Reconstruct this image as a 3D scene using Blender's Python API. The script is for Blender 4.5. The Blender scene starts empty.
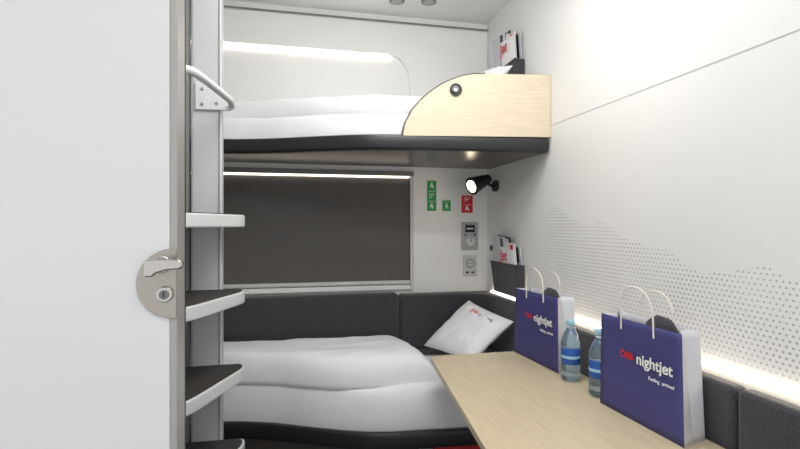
import bpy, bmesh, math
from mathutils import Vector, Matrix, noise
scene=bpy.context.scene
scene.view_settings.view_transform='Standard'
D=bpy.data
# ------------------------------------------------------------ materials
def mat(name,col,rough=0.5,metal=0.0,bump=0.0,bscale=200.0,var=0.03,trans=0.0,emit=None,estr=0.0,spec=0.5,sheen=0,stretch=None):
    m=D.materials.new(name); m.use_nodes=True
    nt=m.node_tree; b=nt.nodes['Principled BSDF']
    b.inputs['Roughness'].default_value=rough; b.inputs['Metallic'].default_value=metal
    b.inputs['Specular IOR Level'].default_value=spec
    if trans: b.inputs['Transmission Weight'].default_value=trans
    if sheen: b.inputs['Sheen Weight'].default_value=sheen
    tc=nt.nodes.new('ShaderNodeTexCoord'); src=tc.outputs['Object']
    if stretch:
        mp=nt.nodes.new('ShaderNodeMapping'); mp.inputs['Scale'].default_value=stretch
        nt.links.new(src,mp.inputs['Vector']); src=mp.outputs['Vector']
    n=nt.nodes.new('ShaderNodeTexNoise'); n.inputs['Scale'].default_value=bscale
    n.inputs['Detail'].default_value=4
    nt.links.new(src,n.inputs['Vector'])
    r=nt.nodes.new('ShaderNodeValToRGB')
    r.color_ramp.elements[0].position=0.3; r.color_ramp.elements[1].position=0.7
    r.color_ramp.elements[0].color=[max(0,c*(1-var)) for c in col]+[1]
    r.color_ramp.elements[1].color=[min(1,c*(1+var)) for c in col]+[1]
    nt.links.new(n.outputs['Fac'],r.inputs['Fac']); nt.links.new(r.outputs['Color'],b.inputs['Base Color'])
    if bump:
        bp=nt.nodes.new('ShaderNodeBump'); bp.inputs['Strength'].default_value=bump; bp.inputs['Distance'].default_value=0.002
        nt.links.new(n.outputs['Fac'],bp.inputs['Height']); nt.links.new(bp.outputs['Normal'],b.inputs['Normal'])
    if emit:
        b.inputs['Emission Color'].default_value=(*emit,1); b.inputs['Emission Strength'].default_value=estr
    return m
M={}
M['white']=mat('white_laminate',(0.84,0.84,0.825),0.45,bscale=3,var=0.01)
M['ceil']=mat('ceiling_paint',(0.86,0.86,0.86),0.5,bscale=3,var=0.01)
M['door']=mat('door_laminate',(0.78,0.785,0.79),0.4,bscale=3,var=0.01)
M['doorframe']=mat('door_edge',(0.42,0.41,0.39),0.4,metal=0.3)
M['rubber']=mat('rubber_seal',(0.02,0.02,0.02),0.6)
M['ladder']=mat('ladder_paint',(0.57,0.59,0.60),0.38,bscale=5,var=0.02)
M['ladderdk']=mat('ladder_groove',(0.25,0.25,0.26),0.5)
M['rung']=mat('rung_paint',(0.68,0.70,0.71),0.35)
M['tread']=mat('tread_rubber',(0.045,0.04,0.038),0.75,bump=0.5,bscale=500,var=0.2)
M['steel']=mat('brushed_steel',(0.42,0.395,0.35),0.3,metal=1.0,bscale=80,var=0.06,stretch=(1,1,12))
M['chrome']=mat('chrome',(0.55,0.53,0.50),0.2,metal=1.0)
M['black']=mat('black_edge',(0.015,0.015,0.017),0.35,bscale=50)
M['under']=mat('bunk_underside',(0.080,0.068,0.057),0.28,bscale=30,var=0.05)
M['blind']=mat('blind_fabric',(0.095,0.088,0.084),0.6,bump=0.15,bscale=40,var=0.08,stretch=(0.15,1,30))
M['fabric']=mat('charcoal_fabric',(0.042,0.040,0.048),0.9,bump=1.0,bscale=320,var=0.5,sheen=0.2)
M['linen']=mat('white_linen',(0.81,0.82,0.85),0.85,bump=0.2,bscale=25,var=0.012,sheen=0.1)
M['wood']=mat('light_maple',(0.65,0.565,0.425),0.42,bscale=7,var=0.07,stretch=(1,9,14))
M['woodt']=mat('light_maple_table',(0.62,0.525,0.365),0.38,bscale=7,var=0.08,stretch=(14,1,9))
M['blue']=mat('navy_paper',(0.05,0.05,0.19),0.55,bscale=10)
M['paper']=mat('white_paper',(0.62,0.62,0.66),0.6,bscale=8)
M['rope']=mat('paper_cord',(0.78,0.74,0.68),0.7,bump=0.4,bscale=300)
M['red']=mat('red_print',(0.65,0.02,0.02),0.5)
M['redfab']=mat('red_panel',(0.5,0.02,0.025),0.6)
M['green']=mat('green_sign',(0.02,0.33,0.09),0.5)
M['txt']=mat('white_print',(0.85,0.85,0.85),0.5)
M['navy']=mat('navy_print',(0.08,0.08,0.25),0.5)
M['grey']=mat('grey_plastic',(0.42,0.42,0.42),0.45)
M['dgrey']=mat('dark_grey_plastic',(0.2,0.2,0.2),0.45)
M['lgrey']=mat('pale_grey',(0.6,0.6,0.6),0.45)
M['seam']=mat('seam_shadow_gap',(0.5,0.5,0.5),0.7)
M['label']=mat('bottle_label',(0.02,0.10,0.40),0.4)
M['cap']=mat('bottle_cap',(0.35,0.6,0.75),0.4)
M['water']=mat('pet_bottle',(0.62,0.80,0.88),0.08,trans=0.85,var=0.01)
M['floor']=mat('floor_vinyl',(0.12,0.12,0.125),0.6,bump=0.3,bscale=90,var=0.2)
M['led']=mat('led_diffuser',(0.9,0.88,0.8),0.5,emit=(1,0.92,0.79),estr=7)
M['led2']=mat('led_diffuser_low',(0.9,0.88,0.8),0.5,emit=(1,0.89,0.72),estr=6)
M['led3']=mat('led_diffuser_window',(0.9,0.88,0.8),0.5,emit=(1,0.88,0.72),estr=3)
M['bulb']=mat('lamp_lens',(0.9,0.9,0.8),0.5,emit=(1,0.85,0.6),estr=18)
M['fill_glow']=mat('fill_diffuser',(0.9,0.9,0.9),0.5,emit=(1,0.98,0.95),estr=2)  # glowing face of the added fill lamps

def dot_wall():
    m=D.materials.new('dotted_wall_laminate'); m.use_nodes=True
    nt=m.node_tree; b=nt.nodes['Principled BSDF']; b.inputs['Roughness'].default_value=0.45
    tc=nt.nodes.new('ShaderNodeTexCoord'); sp=nt.nodes.new('ShaderNodeSeparateXYZ')
    nt.links.new(tc.outputs['Object'],sp.inputs[0]); Y=sp.outputs[1]; Z=sp.outputs[2]
    def op(o,a,b_=None,c=None):
        n=nt.nodes.new('ShaderNodeMath'); n.operation=o
        for i,v in enumerate((a,b_,c)):
            if v is None: continue
            if isinstance(v,(int,float)): n.inputs[i].default_value=v
            else: nt.links.new(v,n.inputs[i])
        return n.outputs[0]
    s=0.0135
    zr=op('DIVIDE',Z,s); row=op('FLOOR',zr); par=op('MULTIPLY',op('MODULO',row,2.0),0.5)
    yr=op('ADD',op('DIVIDE',Y,s*1.15),par)
    fy=op('SUBTRACT',op('FRACT',yr),0.5); fz=op('SUBTRACT',op('FRACT',zr),0.5)
    d=op('SQRT',op('ADD',op('MULTIPLY',fy,fy),op('MULTIPLY',fz,fz)))
    mr=nt.nodes.new('ShaderNodeMapRange'); mr.interpolation_type='SMOOTHSTEP'
    mr.inputs['From Min'].default_value=1.05; mr.inputs['From Max'].default_value=1.9
    mr.inputs['To Min'].default_value=1.185; mr.inputs['To Max'].default_value=1.35
    nt.links.new(Y,mr.inputs['Value'])
    cb=nt.nodes.new('ShaderNodeCombineXYZ'); nt.links.new(Y,cb.inputs[1])
    nz=nt.nodes.new('ShaderNodeTexNoise'); nz.inputs['Scale'].default_value=5; nz.inputs['Detail'].default_value=3
    nt.links.new(cb.outputs[0],nz.inputs['Vector'])
    top=op('ADD',mr.outputs[0],op('MULTIPLY',op('SUBTRACT',nz.outputs['Fac'],0.5),0.16))
    below=op('GREATER_THAN',top,Z)
    n2=nt.nodes.new('ShaderNodeTexNoise'); n2.inputs['Scale'].default_value=6; nt.links.new(tc.outputs['Object'],n2.inputs['Vector'])
    rad=op('ADD',0.10,op('MULTIPLY',n2.outputs['Fac'],0.20))
    dot=op('LESS_THAN',d,rad)
    f1=nt.nodes.new('ShaderNodeMapRange'); f1.inputs['From Min'].default_value=2.15; f1.inputs['From Max'].default_value=1.85
    nt.links.new(Y,f1.inputs['Value'])
    f2=nt.nodes.new('ShaderNodeMapRange'); f2.inputs['From Min'].default_value=0.90; f2.inputs['From Max'].default_value=0.98
    nt.links.new(Z,f2.inputs['Value'])
    fac=op('MULTIPLY',op('MULTIPLY',op('MULTIPLY',dot,below),f1.outputs[0]),op('MULTIPLY',f2.outputs[0],0.65))
    mx=nt.nodes.new('ShaderNodeMix'); mx.data_type='RGBA'
    mx.inputs[6].default_value=(0.80,0.80,0.785,1); mx.inputs[7].default_value=(0.25,0.25,0.27,1)
    nt.links.new(fac,mx.inputs[0]); nt.links.new(mx.outputs[2],b.inputs['Base Color'])
    return m
M['dots']=dot_wall()

# ------------------------------------------------------------ helpers
def empty(name):
    e=D.objects.new(name,None); scene.collection.objects.link(e); e.empty_display_size=0.05; return e
def mk(name,bm,mt,parent=None,smooth=False,bevel=0,seg=3):
    me=D.meshes.new(name); bmesh.ops.recalc_face_normals(bm,faces=bm.faces); bm.to_mesh(me); bm.free()
    o=D.objects.new(name,me); scene.collection.objects.link(o)
    for x in (mt if isinstance(mt,(list,tuple)) else [mt]): me.materials.append(M[x])
    if smooth or bevel:
        for p in me.polygons: p.use_smooth=True
    if bevel:
        b=o.modifiers.new('bevel','BEVEL'); b.width=bevel; b.segments=seg; b.limit_method='ANGLE'; b.angle_limit=math.radians(40)
        w=o.modifiers.new('wn','WEIGHTED_NORMAL'); w.keep_sharp=False
    if parent: o.parent=parent
    return o
def box(name,x0,x1,y0,y1,z0,z1,mt,parent=None,bevel=0,seg=3):
    bm=bmesh.new(); bmesh.ops.create_cube(bm,size=1)
    for v in bm.verts:
        v.co=Vector(((x0+x1)/2+v.co.x*(x1-x0),(y0+y1)/2+v.co.y*(y1-y0),(z0+z1)/2+v.co.z*(z1-z0)))
    return mk(name,bm,mt,parent,bevel=bevel,seg=seg)
def extr(name,pts,vec,mt,parent=None,bevel=0,seg=3):
    bm=bmesh.new(); a=[bm.verts.new(p) for p in pts]; b=[bm.verts.new(Vector(p)+Vector(vec)) for p in pts]
    bm.faces.new(a); bm.faces.new(b[::-1]); n=len(a)
    for i in range(n): bm.faces.new((a[i],a[(i+1)%n],b[(i+1)%n],b[i]))
    return mk(name,bm,mt,parent,bevel=bevel,seg=seg)
def cyl(name,p0,p1,r,mt,parent=None,r2=None,seg=32,bevel=0):
    p0=Vector(p0);p1=Vector(p1);d=p1-p0
    bm=bmesh.new(); bmesh.ops.create_cone(bm,cap_ends=True,segments=seg,radius1=r,radius2=r if r2 is None else r2,depth=d.length)
    q=d.to_track_quat('Z','Y').to_matrix().to_4x4()
    bmesh.ops.transform(bm,matrix=Matrix.Translation((p0+p1)/2)@q,verts=bm.verts)
    return mk(name,bm,mt,parent,bevel=bevel or 0.0008,seg=2)
def tube(name,pts,r,mt,parent=None,smooth=True):
    c=D.curves.new(name,'CURVE'); c.dimensions='3D'; c.bevel_depth=r; c.bevel_resolution=4; c.use_fill_caps=True
    s=c.splines.new('NURBS' if smooth else 'POLY'); s.points.add(len(pts)-1)
    for i,p in enumerate(pts): s.points[i].co=(*p,1)
    if smooth: s.use_endpoint_u=True; s.order_u=3
    o=D.objects.new(name,c); scene.collection.objects.link(o); c.materials.append(M[mt])
    if parent: o.parent=parent
    return o
def lathe(name,prof,cx,cy,mt,parent=None,seg=40):
    bm=bmesh.new(); rings=[]
    for r,z in prof: rings.append([bm.verts.new((cx+r*math.cos(2*math.pi*i/seg),cy+r*math.sin(2*math.pi*i/seg),z)) for i in range(seg)])
    for a,b in zip(rings,rings[1:]):
        for i in range(seg): bm.faces.new((a[i],a[(i+1)%seg],b[(i+1)%seg],b[i]))
    bm.faces.new(rings[0][::-1]); bm.faces.new(rings[-1])
    return mk(name,bm,mt,parent,smooth=True)
def text(name,s,size,loc,xd,yd,mt,parent=None,align='LEFT',bold=0.012):
    c=D.curves.new(name,'FONT'); c.body=s; c.size=size; c.extrude=0.0003; c.align_x=align; c.align_y='CENTER'; c.offset=size*bold
    o=D.objects.new(name,c); scene.collection.objects.link(o); c.materials.append(M[mt])
    x=Vector(xd).normalized(); z=x.cross(Vector(yd)).normalized(); y=z.cross(x)
    o.matrix_world=Matrix.Translation(loc)@Matrix((x,y,z)).transposed().to_4x4()
    if parent: o.parent=parent
    return o
def cosp(n): return [0.5-0.5*math.cos(math.pi*i/n) for i in range(n+1)]
def slab(name,x0,x1,yf,yb,z0,z1,mt,parent=None,p=10,namp=0.004,nsc=6,seed=0,nx=120,ny=70,skew=0.0,q1=0.45):
    """soft cloth block; yf(x),yb(x) front/back edges, rounded edges, wrinkle noise"""
    bm=bmesh.new(); U=cosp(nx); V=cosp(ny); H=z1-z0
    def P(u,v,top):
        xe=x1+skew*(v-0.5)+noise.noise(Vector((v*4,seed,1)))*namp*2
        x=x0+(xe-x0)*u; a=yf(x); b=yb(x); y=a+(b-a)*v
        e=max(0,(1-abs(2*u-1)**(p*2.5)))*max(0,(1-abs(2*v-1)**p)); e=e**0.5
        q=Vector((x*nsc,y*nsc*1.4,seed))
        w=noise.fractal(q,0.9,2.1,4)*namp
        cr=noise.noise(Vector((x*1.6+y*1.2,y*nsc*1.5-x*1.5,seed+4))); w+=namp*1.0*(1-min(1,abs(cr)*5))
        edge=noise.noise(Vector((x*7,seed*3,7)))*namp*2.0*(1-v)
        z=z0+H*(q1+(1-q1)*e)+w*e if top else z0+H*(q1-q1*e)
        return (x,y+edge,z)
    T=[[bm.verts.new(P(u,v,True)) for v in V] for u in U]
    B=[[T[i][j] if i in (0,nx) or j in (0,ny) else bm.verts.new(P(u,v,False)) for j,v in enumerate(V)] for i,u in enumerate(U)]
    for i in range(nx):
        for j in range(ny):
            bm.faces.new((T[i][j],T[i+1][j],T[i+1][j+1],T[i][j+1]))
            try: bm.faces.new((B[i][j],B[i][j+1],B[i+1][j+1],B[i+1][j]))
            except ValueError: pass
    return mk(name,bm,mt,parent,smooth=True)
def pillow(name,A,B,C,Dd,t,mt,parent=None,seed=0):
    A,B,C,Dd=map(Vector,(A,B,C,Dd)); n=(B-A).cross(C-B).normalized()
    if n.z<0: n=-n
    N=44; U=cosp(N); bm=bmesh.new(); G={}
    for s in (1,-1):
        for i,u in enumerate(U):
            for j,v in enumerate(U):
                if s==-1 and (i in(0,N) or j in (0,N)): G[s,i,j]=G[1,i,j]; continue
                uu=2*u-1; vv=2*v-1
                pu=uu*(1-0.06*(1-vv*vv)); pv=vv*(1-0.06*(1-uu*uu))
                a=(pu+1)/2; b=(pv+1)/2
                p=A*(1-a)*(1-b)+B*a*(1-b)+C*a*b+Dd*(1-a)*b
                e=((1-uu**4)*(1-vv**4))**0.6
                w=noise.fractal(Vector((u*5,v*5,seed+s*3)),0.9,2,3)*0.010*e
                G[s,i,j]=bm.verts.new(p+n*(s*t*e+w))
    for s in (1,-1):
        for i in range(N):
            for j in range(N):
                bm.faces.new((G[s,i,j],G[s,i+1,j],G[s,i+1,j+1],G[s,i,j+1]))
    return mk(name,bm,mt,parent,smooth=True), n
def ss(t): t=max(0,min(1,t)); return t*t*(3-2*t)
def front(x):
    if x>0.45: return 1.93+(1.1-x)*0.09
    return 1.9885+0.27*ss((0.45-x)/0.80)

W=1.1; BY=2.64; CZ=2.47; LX=-0.98
# ------------------------------------------------------------ room shell
box('wall_back',LX-0.05,W+0.05,BY,BY+0.05,0,CZ,'white')
box('wall_right',W,W+0.05,-0.8,BY,0,CZ,'dots')
box('wall_left',LX-0.05,LX,0.98,BY,0,CZ,'white')
box('ceiling',LX-0.6,W+0.05,-0.8,BY+0.05,CZ,CZ+0.05,'ceil')
box('floor',LX-0.6,W+0.05,-0.8,BY+0.05,-0.05,0,'floor')
box('trim_1',W-0.0010,W,-0.8,BY-0.04,1.7335,1.7365,'seam')
box('trim_2',LX,W,BY-0.020,BY-0.015,2.427,2.434,'dgrey')
# upper back wall cladding with shallow lighting niche
wp=empty('wall_panel_back')
extr('cladding',[(LX,BY-0.014,2.246),(0.50,BY-0.014,2.246),(0.56,BY-0.014,2.235),(0.60,BY-0.014,2.20),(0.625,BY-0.014,2.14),(0.65,BY-0.014,1.69),
     (W,BY-0.014,1.69),(W,BY-0.014,2.425),(LX,BY-0.014,2.425)],(0,0.0135,0),'white',wp,bevel=0.012,seg=6)
box('led_strip',LX+0.02,0.52,BY-0.012,BY-0.003,2.232,2.242,'led',wp)
# ceiling spotlights
for i,(x,y) in enumerate(((0.520,2.45),(0.685,2.425))):
    e=empty('ceiling_spotlight')
    cyl('bezel',(x,y,CZ-0.006),(x,y,CZ),0.04,'dgrey',e); cyl('lens',(x,y,CZ-0.008),(x,y,CZ-0.0061),0.03,'grey',e)
# unseen ceiling fill panels, added to light the room
def area(name,loc,rot,sx,sy,en,col=(1,1,1)):
    l=D.lights.new(name,'AREA'); l.shape='RECTANGLE'; l.size=sx; l.size_y=sy; l.energy=en; l.color=col
    o=D.objects.new(name,l); scene.collection.objects.link(o); o.location=loc; o.rotation_euler=rot; return o
e=empty('ceiling_fill_lamp')
box('frame',0.0,0.75,0.95,1.65,CZ-0.02,CZ,'lgrey',e,bevel=0.004); box('diffuser',0.03,0.72,0.98,1.62,CZ-0.024,CZ-0.02,'fill_glow',e)
a=area('ceiling_fill_light',(0.375,1.3,CZ-0.03),(0,0,0),0.65,0.6,9,(1,0.98,0.95)); a.parent=e
e=empty('ceiling_fill_lamp')  # second added fill panel, unseen above the camera
box('frame',-0.3,0.6,-0.45,0.15,CZ-0.02,CZ,'lgrey',e,bevel=0.004); box('diffuser',-0.27,0.57,-0.42,0.12,CZ-0.024,CZ-0.02,'fill_glow',e)
a=area('ceiling_fill_light',(0.15,-0.15,CZ-0.03),(0,0,0),0.8,0.5,6,(1,0.99,0.97)); a.parent=e
# unseen fill lamp, added above the doorway to brighten ceiling and window side
e=empty('fill_lamp')
box('housing',-0.9,1.05,0.80,0.90,CZ-0.30,CZ-0.22,'white',e,bevel=0.004)
box('fill_lamp_diffuser',-0.88,1.03,0.901,0.904,CZ-0.29,CZ-0.23,'fill_glow',e)
box('bracket',0.0,0.04,0.82,0.88,CZ-0.22,CZ-0.001,'white',e)
a=area('fill_lamp_light',(0.075,0.91,CZ-0.26),(math.radians(108),0,0),1.9,0.06,10,(1,0.98,0.95)); a.parent=e

# ------------------------------------------------------------ door
e=empty('door_1')
box('leaf',-1.15,-0.212,0.90,0.955,0.01,2.40,'door',e,bevel=0.003)
box('edge_profile',-0.2118,-0.2,0.899,0.957,0.01,2.40,'doorframe',e,bevel=0.002)
box('seal',-0.215,-0.202,0.957,0.975,0.01,2.40,'rubber',e)
pc=(-0.2005,1.198); r=0.0605
pts=[(pc[0],0.8985,pc[1]+r)]+[(pc[0]-0.004-r*math.sin(math.pi*i/28),0.8985,pc[1]+r*math.cos(math.pi*i/28)) for i in range(29)]+[(pc[0],0.8985,pc[1]-r)]
extr('escutcheon_plate',pts,(0,-0.004,0),'steel',e,bevel=0.0012)
cyl('handle_rose',(-0.222,0.8945,1.232),(-0.222,0.882,1.232),0.0150,'chrome',e,bevel=0.002)
cyl('handle_neck',(-0.222,0.884,1.232),(-0.222,0.858,1.232),0.008,'chrome',e)
extr('handle_grip',[(-0.2405,0.848,1.214),(-0.2405,0.848,1.238),(-0.236,0.848,1.243),(-0.205,0.848,1.243),(-0.186,0.848,1.242),(-0.181,0.848,1.237),(-0.181,0.848,1.230),(-0.186,0.848,1.226),(-0.205,0.848,1.225),(-0.222,0.848,1.220),(-0.228,0.848,1.214)],(0,0.014,0),'chrome',e,bevel=0.0035)
cyl('lock_cylinder',(-0.2185,0.8945,1.180),(-0.2185,0.886,1.180),0.0135,'chrome',e,bevel=0.002)
cyl('lock_core',(-0.2185,0.8865,1.180),(-0.2185,0.8835,1.180),0.008,'dgrey',e)
box('key_slot',-0.2193,-0.2177,0.8825,0.8834,1.175,1.185,'black',e)
box('wall_front',LX-0.6,LX-0.1,0.96,0.99,0,CZ,'white')

# ------------------------------------------------------------ ladder
e=empty('bunk_ladder')
box('post',-0.378,-0.267,1.90,1.95,0.001,CZ-0.001,'ladder',e,bevel=0.012)
box('post_groove',-0.279,-0.275,1.8975,1.9,0.001,CZ-0.001,'ladderdk',e)
box('post_rear',-0.70,-0.62,1.90,1.95,0.001,CZ-0.001,'ladder',e,bevel=0.012)
box('side_cheek',-0.43,-0.384,1.91,1.94,0.001,CZ-0.001,'ladderdk',e)
plan=[(-0.70,1.898),(-0.200,1.898),(-0.186,1.885),(-0.182,1.865),(-0.184,1.835),(-0.196,1.80),(-0.29,1.56),(-0.31,1.525),(-0.335,1.505),(-0.37,1.49),(-0.70,1.46)]
def shrink(pl,k):
    cx=sum(p[0] for p in pl)/len(pl); cy=sum(p[1] for p in pl)/len(pl)
    o=[]
    for x,y in pl:
        dv=Vector((cx-x,cy-y)); dv.normalize(); o.append((x+dv.x*k,y+dv.y*k))
    return o
for i,z in enumerate((1.335,1.055,0.775,0.495,0.215)):
    extr(f'step_{i+1}',[(x,y,z-0.045) for x,y in plan],(0,0,0.045),'rung',e,bevel=0.006)
    extr(f'tread_{i+1}',[(x,y,z+0.0003) for x,y in shrink(plan,0.012)],(0,0,0.0025),'tread',e)
tube('grab_rail',[(-0.60,1.47,1.745),(-0.45,1.46,1.745),(-0.34,1.46,1.745),(-0.30,1.475,1.745),(-0.285,1.50,1.745),(-0.245,1.70,1.745),(-0.225,1.82,1.745)],0.0125,'rung',e)
extr('rail_bracket',[(-0.36,1.888,1.725),(-0.240,1.888,1.725),(-0.222,1.888,1.735),(-0.220,1.888,1.76),(-0.30,1.888,1.815),(-0.36,1.888,1.83)],(0,0.009,0),'rung',e,bevel=0.003)
cyl('rail_stub',(-0.226,1.81,1.745),(-0.23,1.89,1.745),0.012,'rung',e)
for k,(x,z) in enumerate(((-0.335,1.745),(-0.335,1.80),(-0.285,1.75))): cyl(f'screw_{k}',(x,1.888,z),(x,1.885,z),0.006,'chrome',e)

# ------------------------------------------------------------ window with roller blind
e=empty('window_1')
box('blind',LX+0.03,0.628,BY-0.012,BY-0.006,0.985,1.558,'blind',e)
box('frame_right',0.632,0.652,BY-0.022,BY-0.001,0.93,1.587,'lgrey',e,bevel=0.003)
box('gap_right',0.6275,0.6325,BY-0.014,BY-0.001,0.985,1.562,'black',e)
box('blind_rail',LX+0.03,0.630,BY-0.026,BY-0.002,0.968,0.988,'lgrey',e,bevel=0.003)
box('sill_frame',LX+0.03,0.632,BY-0.02,BY-0.001,0.935,0.962,'white',e,bevel=0.003)
box('head_cassette',LX+0.03,0.65,BY-0.03,BY-0.001,1.571,1.597,'dgrey',e)
box('led_strip',LX+0.02,0.625,BY-0.026,BY-0.014,1.561,1.569,'led3',e)

# ------------------------------------------------------------ berths
def berth(z0,z1):
    e=empty('bunk_bed')
    xs=[LX+0.01+(W-0.012-LX-0.01)*i/50 for i in range(51)]
    pl=[(x,front(x)) for x in xs]+[(W-0.002,BY-0.045),(LX+0.01,BY-0.045)]
    extr('platform',[(x,y+(0.004 if i<51 else 0),z0) for i,(x,y) in enumerate(pl)],(0,0,0.012),'under',e)
    bm=bmesh.new(); rings=[]
    for x in xs:
        y=front(x)
        prof=[(y+0.002,z0-0.002),(y-0.010,z0+0.004),(y-0.014,z0+0.02),(y-0.014,z1-0.015),(y-0.008,z1-0.002),(y+0.005,z1),(y+0.03,z1-0.004),(y+0.03,z0+0.013),(y+0.03,z0-0.002)]
        rings.append([bm.verts.new((x,a,b)) for a,b in prof])
    n=len(rings[0])
    for a,b in zip(rings,rings[1:]):
        for i in range(n): bm.faces.new((a[i],a[(i+1)%n],b[(i+1)%n],b[i]))
    bm.faces.new(rings[0]); bm.faces.new(rings[-1][::-1])
    mk('front_lip',bm,'black',e,smooth=False,bevel=0.002)
    return e
ub=berth(1.62,1.682)
gp=[(0.447,1.676),(0.449,1.70),(0.458,1.735),(0.486,1.787),(0.522,1.830),(0.565,1.867),(0.61,1.898),(0.655,1.920),(0.70,1.937),(0.745,1.947),(0.80,1.951),(W-0.003,1.957),(W-0.003,1.684),(0.46,1.676)]
def gy(x): return front(max(x,0.451))-0.012
extr('guard_board',[(x,gy(x),z) for x,z in gp[:-1]],(0,0.022,0),'wood',ub)
def band(name,pts,w,dy,mt,parent):
    bm=bmesh.new(); L=[]
    for i,(x,z) in enumerate(pts):
        a=pts[max(0,i-1)]; b=pts[min(len(pts)-1,i+1)]
        t=Vector((b[0]-a[0],b[1]-a[1])).normalized(); nrm=Vector((-t.y,t.x))
        y=gy(x)
        L.append([bm.verts.new(c) for c in ((x,y-0.002,z),(x+nrm.x*w,y-0.002,z+nrm.y*w),(x+nrm.x*w,y+dy,z+nrm.y*w),(x,y+dy,z))])
    for a,b in zip(L,L[1:]):
        for i in range(4): bm.faces.new((a[i],a[(i+1)%4],b[(i+1)%4],b[i]))
    bm.faces.new(L[0]); bm.faces.new(L[-1][::-1])
    return mk(name,bm,mt,parent)
band('guard_edge',gp[:11],0.004,0.025,'under',ub)
hx=0.672; hz=1.3+134*0.0043
cyl('belt_ring',(hx,gy(hx)-0.001,hz),(hx,gy(hx)-0.007,hz),0.027,'black',ub)
cyl('belt_stud',(hx-0.004,gy(hx)-0.0075,hz),(hx-0.004,gy(hx)-0.014,hz),0.016,'dgrey',ub,bevel=0.003)
cyl('belt_stud_cap',(hx-0.006,gy(hx)-0.0145,hz-0.004),(hx-0.006,gy(hx)-0.017,hz-0.004),0.008,'chrome',ub,bevel=0.001)
slab('mattress',LX+0.02,W-0.03,lambda x:front(x)+0.02,lambda x:BY-0.06,1.640,1.785,'linen',ub,p=18,namp=0.003,seed=2)
slab('duvet',LX+0.03,0.60,lambda x:front(x)+0.04,lambda x:BY-0.09,1.768,1.868,'linen',ub,p=16,namp=0.0045,nsc=5,seed=5)
lb=berth(0.345,0.42)
box('storage_base',LX+0.02,0.60,2.31,BY-0.05,0.0,0.34,'under',lb)
box('storage_panel',0.605,W-0.06,2.05,2.07,0.0,0.335,'redfab',lb,bevel=0.003)
slab('mattress',LX+0.02,W-0.06,lambda x:front(x)+0.006,lambda x:2.53,0.378,0.60,'linen',lb,p=18,namp=0.004,seed=8)
slab('duvet',LX+0.03,0.60,lambda x:front(x)+0.004+0.075*ss((x-0.1)/0.5),lambda x:2.525,0.565,0.728,'linen',lb,p=7,namp=0.0055,nsc=4.5,seed=12,skew=-0.05,q1=0.25)
A=(0.665,2.45,0.66);B=(0.93,2.49,0.885);C=(1.035,2.15,0.83);E=(0.79,2.08,0.665)
pl,n=pillow('pillow',A,B,C,E,0.05,'linen')
Av,Bv,Cv=map(Vector,(A,B,C))
px_=(Cv-Bv).normalized(); py=(Bv-Av).normalized()
c0=Av.lerp(Bv,0.80)+(Cv-Bv)*0.55
text('print','nightjet',0.036,c0+n*0.052,px_,py,'navy',pl,bold=0)
text('print_mark','ÖBB',0.029,c0+n*0.052-px_*0.066,px_,py,'red',pl,bold=0.01)
o=1.20
pillow('pillow',(0.665,2.45,0.655+o),(0.93,2.48,0.885+o),(1.03,2.15,2.07),(0.79,2.08,0.655+o),0.05,'linen',seed=4)

# ------------------------------------------------------------ backrests
e=empty('backrest_cushion')
box('pad_1',LX+0.02,0.555,2.535,BY-0.002,0.62,0.925,'fabric',e,bevel=0.025,seg=5)
pts=[(0.562,BY-0.002),(0.562,2.535),(0.90,2.535),(0.96,2.525),(1.01,2.49),(1.035,2.44),(1.045,2.38),(1.045,2.10),(W-0.002,2.10),(W-0.002,BY-0.002)]
extr('pad_2',[(x,y,0.62) for x,y in pts],(0,0,0.295),'fabric',e,bevel=0.018,seg=4)
box('pad_3',1.048,W-0.002,1.53,2.094,0.50,0.90,'fabric',e,bevel=0.015,seg=4)
box('pad_4',1.048,W-0.002,0.973,1.524,0.50,0.90,'fabric',e,bevel=0.015,seg=4)
box('pad_5',1.048,W-0.002,0.42,0.967,0.50,0.90,'fabric',e,bevel=0.015,seg=4)
box('led_strip',W-0.014,W-0.004,0.42,2.56,0.916,0.923,'led2',e)

# ------------------------------------------------------------ table
e=empty('folding_table'); tz=0.745
pl=[(1.043,1.95),(0.585,1.955),(0.565,1.950),(0.556,1.938),(0.553,1.92),(0.461,1.114),(0.445,0.97),(0.446,0.945),(0.455,0.93),(0.475,0.925),(1.043,0.925)]
extr('top',[(x,y,tz-0.024) for x,y in pl],(0,0,0.024),'woodt',e,bevel=0.003)
box('support_beam',0.80,0.86,1.0,1.85,tz-0.07,tz-0.025,'grey',e,bevel=0.004)
cyl('leg',(0.83,1.40,0.0),(0.83,1.40,tz-0.07),0.03,'grey',e); cyl('foot_plate',(0.83,1.40,0.0),(0.83,1.40,0.012),0.12,'grey',e)

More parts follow.
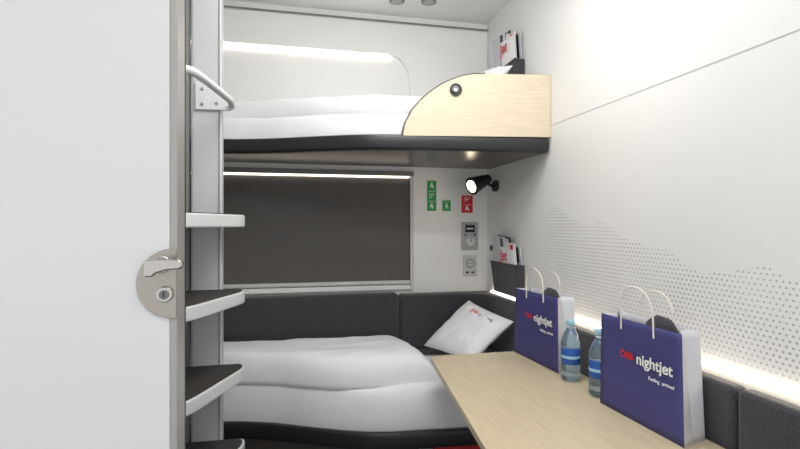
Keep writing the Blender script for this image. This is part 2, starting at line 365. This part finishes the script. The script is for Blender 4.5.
# ------------------------------------------------------------ paper bags
def bag(F,N,d,h):
    e=empty('paper_bag'); z0=tz+0.001
    F=Vector((*F,z0)); N=Vector((*N,z0)); d=Vector((*d,0)); up=Vector((0,0,h))
    Lx=(N-F).normalized(); nf=Lx.cross(Vector((0,0,1))).normalized()
    tp=d*0.22
    FT=F+up+tp*0.3; NT=N+up+tp*0.3-Lx*0.012; FB=F+d; NB=N+d; FBT=FB+up-tp*0.3; NBT=NB+up-tp*0.3-Lx*0.012
    def sheet(name,a,b,c,dd,mt,amp=0.0,n=14):
        bm=bmesh.new(); G=[[None]*(n+1) for _ in range(n+1)]
        nr=(b-a).cross(dd-a).normalized()
        for i in range(n+1):
            for j in range(n+1):
                u=i/n;v=j/n
                p=a*(1-u)*(1-v)+b*u*(1-v)+c*u*v+dd*(1-u)*v
                p=p+nr*amp*math.sin(math.pi*u)*math.sin(math.pi*v*0.9)*(0.7+0.6*noise.noise(Vector((u*3,v*3,a.y))))
                G[i][j]=bm.verts.new(p)
        for i in range(n):
            for j in range(n): bm.faces.new((G[i][j],G[i+1][j],G[i+1][j+1],G[i][j+1]))
        o=mk(name,bm,mt,e,smooth=True); s=o.modifiers.new('s','SOLIDIFY'); s.thickness=0.0008; s.offset=0; return o
    sheet('front_panel',F,N,NT,FT,'blue',-0.003)
    sheet('back_panel',FB,NB,NBT,FBT,'paper')
    for nm,a,b,bt,at,s in (('near_gusset',N,NB,NBT,NT,-1),('far_gusset',F,FB,FBT,FT,1)):
        mid=(a+b)/2; midt=(at+bt)/2+Lx*s*0.034; mid=mid+Lx*s*0.002
        sheet(nm+'_a',a,mid,midt,at,'paper'); sheet(nm+'_b',mid,b,bt,midt,'paper')
    sheet('bottom_panel',F,N,NB,FB,'paper')
    for k,(base,off) in enumerate(((( FT+NT)/2,nf*0.003),((FBT+NBT)/2,-nf*0.003))):
        w=0.062; hh=0.10-0.02*k
        pts=[base+off-Lx*w-Vector((0,0,0.03)),base+off-Lx*w+Vector((0,0,0.03)),base+off*2-Lx*w*0.85+Vector((0,0,hh*.8)),base+off*3-Lx*w*.4+Vector((0,0,hh)),
             base+off*3+Lx*w*.3+Vector((0,0,hh)),base+off*2+Lx*w*.8+Vector((0,0,hh*.75)),base+off+Lx*w+Vector((0,0,0.03)),base+off+Lx*w-Vector((0,0,0.03))]
        tube(f'handle_{k+1}',pts,0.0026,'rope',e)
    bm=bmesh.new(); bmesh.ops.create_uvsphere(bm,u_segments=24,v_segments=16,radius=1)
    cc=(FT+NT+FBT+NBT)/4+Lx*0.055-Vector((0,0,0.03))
    for v in bm.verts:
        q=v.co.copy(); k=1+0.08*noise.noise(q*2)
        v.co=cc+Lx*q.x*0.062*k+Vector((0,0,1))*q.z*0.055*k+d*0.26*q.y
    mk('packed_pouch',bm,'fabric',e,smooth=True)
    o=nf*0.0045
    pos=F+Lx*0.125+Vector((0,0,h*0.64))+o+d*0.03
    text('print_mark','ÖBB',0.027,pos-Lx*0.034,Lx,(0,0,1),'red',e,bold=0.015)
    text('print','nightjet',0.042,pos+Lx*0.030,Lx,(0,0,1),'txt',e,bold=0.02)
    text('print_small','Feeling  arrived',0.014,pos+Lx*0.075-Vector((0,0,0.040)),Lx,(0,0,1),'txt',e)
    return e
bag((0.934,1.935),(0.956,1.615),(0.084,0.012),0.278)
bag((0.928,1.326),(0.942,1.010),(0.090,0.03),0.278)

# ------------------------------------------------------------ water bottles
def bottle(x,y):
    e=empty('water_bottle'); z=tz+0.001
    r=0.033
    prof=[(0.020,0),(0.030,0.002),(r,0.010),(r,0.030),(r-0.002,0.034),(r,0.038),(r,0.052),(r-0.0015,0.056),(r-0.0015,0.118),(r,0.122),(r,0.132),(r-0.003,0.145),(0.024,0.165),(0.016,0.178),(0.0125,0.186),(0.0125,0.192),(0.0155,0.193),(0.0155,0.195),(0.0125,0.196),(0.0125,0.2)]
    lathe('body',[(a,z+b) for a,b in prof],x,y,'water',e)
    lathe('label',[(r-0.001,z+0.060),(r-0.0005,z+0.061),(r-0.0005,z+0.115),(r-0.001,z+0.116)],x,y,'label',e)
    lathe('label_band',[(r-0.0004,z+0.080),(r,z+0.081),(r,z+0.089),(r-0.0004,z+0.090)],x,y,'cap',e)
    lathe('cap',[(0.014,z+0.1965),(0.0155,z+0.198),(0.0155,z+0.210),(0.0145,z+0.213)],x,y,'cap',e)
bottle(0.962,1.545); bottle(0.966,1.385)

# ------------------------------------------------------------ magazine pouches on right wall
def magpouch(z,ex=0.0):
    e=empty('magazine_holder')
    y0,y1=2.16,2.47
    extr('pocket',[(W-0.003,y0,z),(W-0.03,y0,z+0.002),(W-0.052,y0,z+0.165),(W-0.003,y0,z+0.165)],(0,y1-y0,0),'fabric',e,bevel=0.004)
    box('pocket_rim',W-0.054,W-0.048,y0-0.001,y1+0.001,z+0.158,z+0.168,'black',e,bevel=0.001)
    specs=[(0.000,0.27,'paper','black',0.0),(0.010,0.31,'black','txt',0.09),(0.019,0.28,'txt','red',0.02),(0.028,0.31,'paper','black',0.12),(0.036,0.25,'txt','txt',0.0)]
    for i,(dx,h,m1,m2,oy) in enumerate(specs):
        h+=ex
        x=W-0.010-dx; ya=y0+0.012+oy; w=0.15
        zz=z+0.166
        extr(f'brochure_{i}',[(x,ya,zz),(x,ya+w,zz),(x-0.004,ya+w+0.015,z+h),(x-0.004,ya+0.012,z+h-0.012)],(-0.004,0,0),m1,e)
        extr(f'brochure_strip_{i}',[(x-0.0055,ya+0.02,zz+0.01),(x-0.0055,ya+w*0.35,zz+0.01),(x-0.0088,ya+w*0.40,z+h-0.015),(x-0.0088,ya+0.03,z+h-0.02)],(-0.0012,0,0),m2,e)
    text('title','Jet',0.075,(W-0.0585,y0+0.165,z+0.205+ex),(0,-1,0),(0,0,1),'red',e)
magpouch(0.935); magpouch(1.945,0.05)

# ------------------------------------------------------------ reading lamp
e=empty('reading_lamp')
cyl('wall_mount',(W-0.001,2.50,1.515),(W-0.02,2.50,1.515),0.032,'black',e,bevel=0.003)
tube('arm',[(W-0.015,2.50,1.515),(W-0.05,2.49,1.515),(W-0.06,2.47,1.530),(W-0.075,2.46,1.545)],0.008,'black',e)
p0=Vector((1.040,2.47,1.553)); p1=Vector((0.930,2.435,1.507)); ax=(p1-p0).normalized()
cyl('head_back',p0,p0.lerp(p1,0.45),0.024,'black',e,r2=0.036,bevel=0.003)
cyl('head_front',p0.lerp(p1,0.45),p1,0.036,'black',e,r2=0.047,bevel=0.002)
cyl('bezel',p1,p1+ax*0.006,0.049,'black',e)
cyl('lens',p1+ax*0.0062,p1+ax*0.008,0.033,'bulb',e)

# ------------------------------------------------------------ signs and sockets on back wall
def sign(x0,x1,z0,z1,mt,cells,nm='safety_sign'):
    e=empty(nm); y=BY
    box('plate',x0,x1,y-0.002,y-0.0002,z0,z1,mt,e)
    n=cells; hh=(z1-z0)/n
    for k in range(n):
        c=z0+hh*(k+0.5); w=(x1-x0)
        box(f'border_{k}',x0+w*.12,x1-w*.12,y-0.0024,y-0.0021,c+hh*0.42,c+hh*0.45,'txt',e)
        if k%2==0:
            cyl(f'picto_head_{k}',(x0+w*.5,y-0.0021,c+hh*.2),(x0+w*.5,y-0.0026,c+hh*.2),w*0.09,'txt',e,seg=16)
            extr(f'picto_body_{k}',[(x0+w*.35,y-0.0026,c-hh*.3),(x0+w*.5,y-0.0026,c-hh*.05),(x0+w*.65,y-0.0026,c-hh*.3),(x0+w*.72,y-0.0026,c-hh*.25),(x0+w*.6,y-0.0026,c+hh*.1),(x0+w*.35,y-0.0026,c+hh*.08)],(0,0.0004,0),'txt',e)
        else:
            for q in range(3): box(f'picto_line_{k}_{q}',x0+w*.22,x1-w*(.22+.12*q),y-0.0026,y-0.0021,c+hh*(.15-.17*q),c+hh*(.20-.17*q),'txt',e)
sign(0.735,0.790,1.378,1.552,'green',3); sign(0.826,0.876,1.378,1.440,'green',1)
sign(0.942,1.010,1.368,1.470,'red',2)
e=empty('control_panel')
box('faceplate',0.939,1.042,BY-0.008,BY-0.0005,1.152,1.314,'grey',e,bevel=0.006)
box('display',0.962,1.020,BY-0.0095,BY-0.008,1.255,1.298,'black',e,bevel=0.0006)
box('display_text',0.970,1.010,BY-0.0100,BY-0.0096,1.272,1.280,'txt',e)
cyl('knob',(0.991,BY-0.008,1.20),(0.991,BY-0.022,1.20),0.026,'lgrey',e,bevel=0.003)
box('knob_mark',0.989,0.993,BY-0.0235,BY-0.022,1.20,1.222,'black',e)
for q in (0.962,1.020): cyl(f'button_{q}',(q,BY-0.008,1.24),(q,BY-0.011,1.24),0.006,'black',e)
e=empty('power_socket')
box('faceplate',0.951,1.035,BY-0.008,BY-0.0005,1.001,1.123,'lgrey',e,bevel=0.006)
cyl('socket_ring',(0.993,BY-0.008,1.075),(0.993,BY-0.0095,1.075),0.027,'dgrey',e)
cyl('socket_well',(0.993,BY-0.0095,1.075),(0.993,BY-0.010,1.075),0.021,'lgrey',e)
for q in (-0.009,0.009): cyl('pin_hole',(0.993+q,BY-0.0101,1.075),(0.993+q,BY-0.0106,1.075),0.004,'black',e,seg=12)
for q in (0.966,1.0): box('usb_port',q,q+0.018,BY-0.0092,BY-0.0081,1.018,1.028,'black',e)
e=empty('coat_button')
cyl('ring',(W-0.0005,2.567,1.166),(W-0.006,2.567,1.166),0.020,'chrome',e); cyl('core',(W-0.0062,2.567,1.166),(W-0.009,2.567,1.166),0.013,'black',e)

# ------------------------------------------------------------ world + camera
w=D.worlds.new('world'); scene.world=w; w.use_nodes=True
bg=w.node_tree.nodes['Background']; bg.inputs[0].default_value=(0.97,0.975,0.99,1); bg.inputs[1].default_value=1.0
cam=D.cameras.new('camera'); co=D.objects.new('camera',cam); scene.collection.objects.link(co)
cam.sensor_width=36; cam.lens=21.6; cam.clip_start=0.02
co.location=(0,0,1.3); co.rotation_euler=(math.radians(90),0,-math.atan(105/480))
scene.camera=co
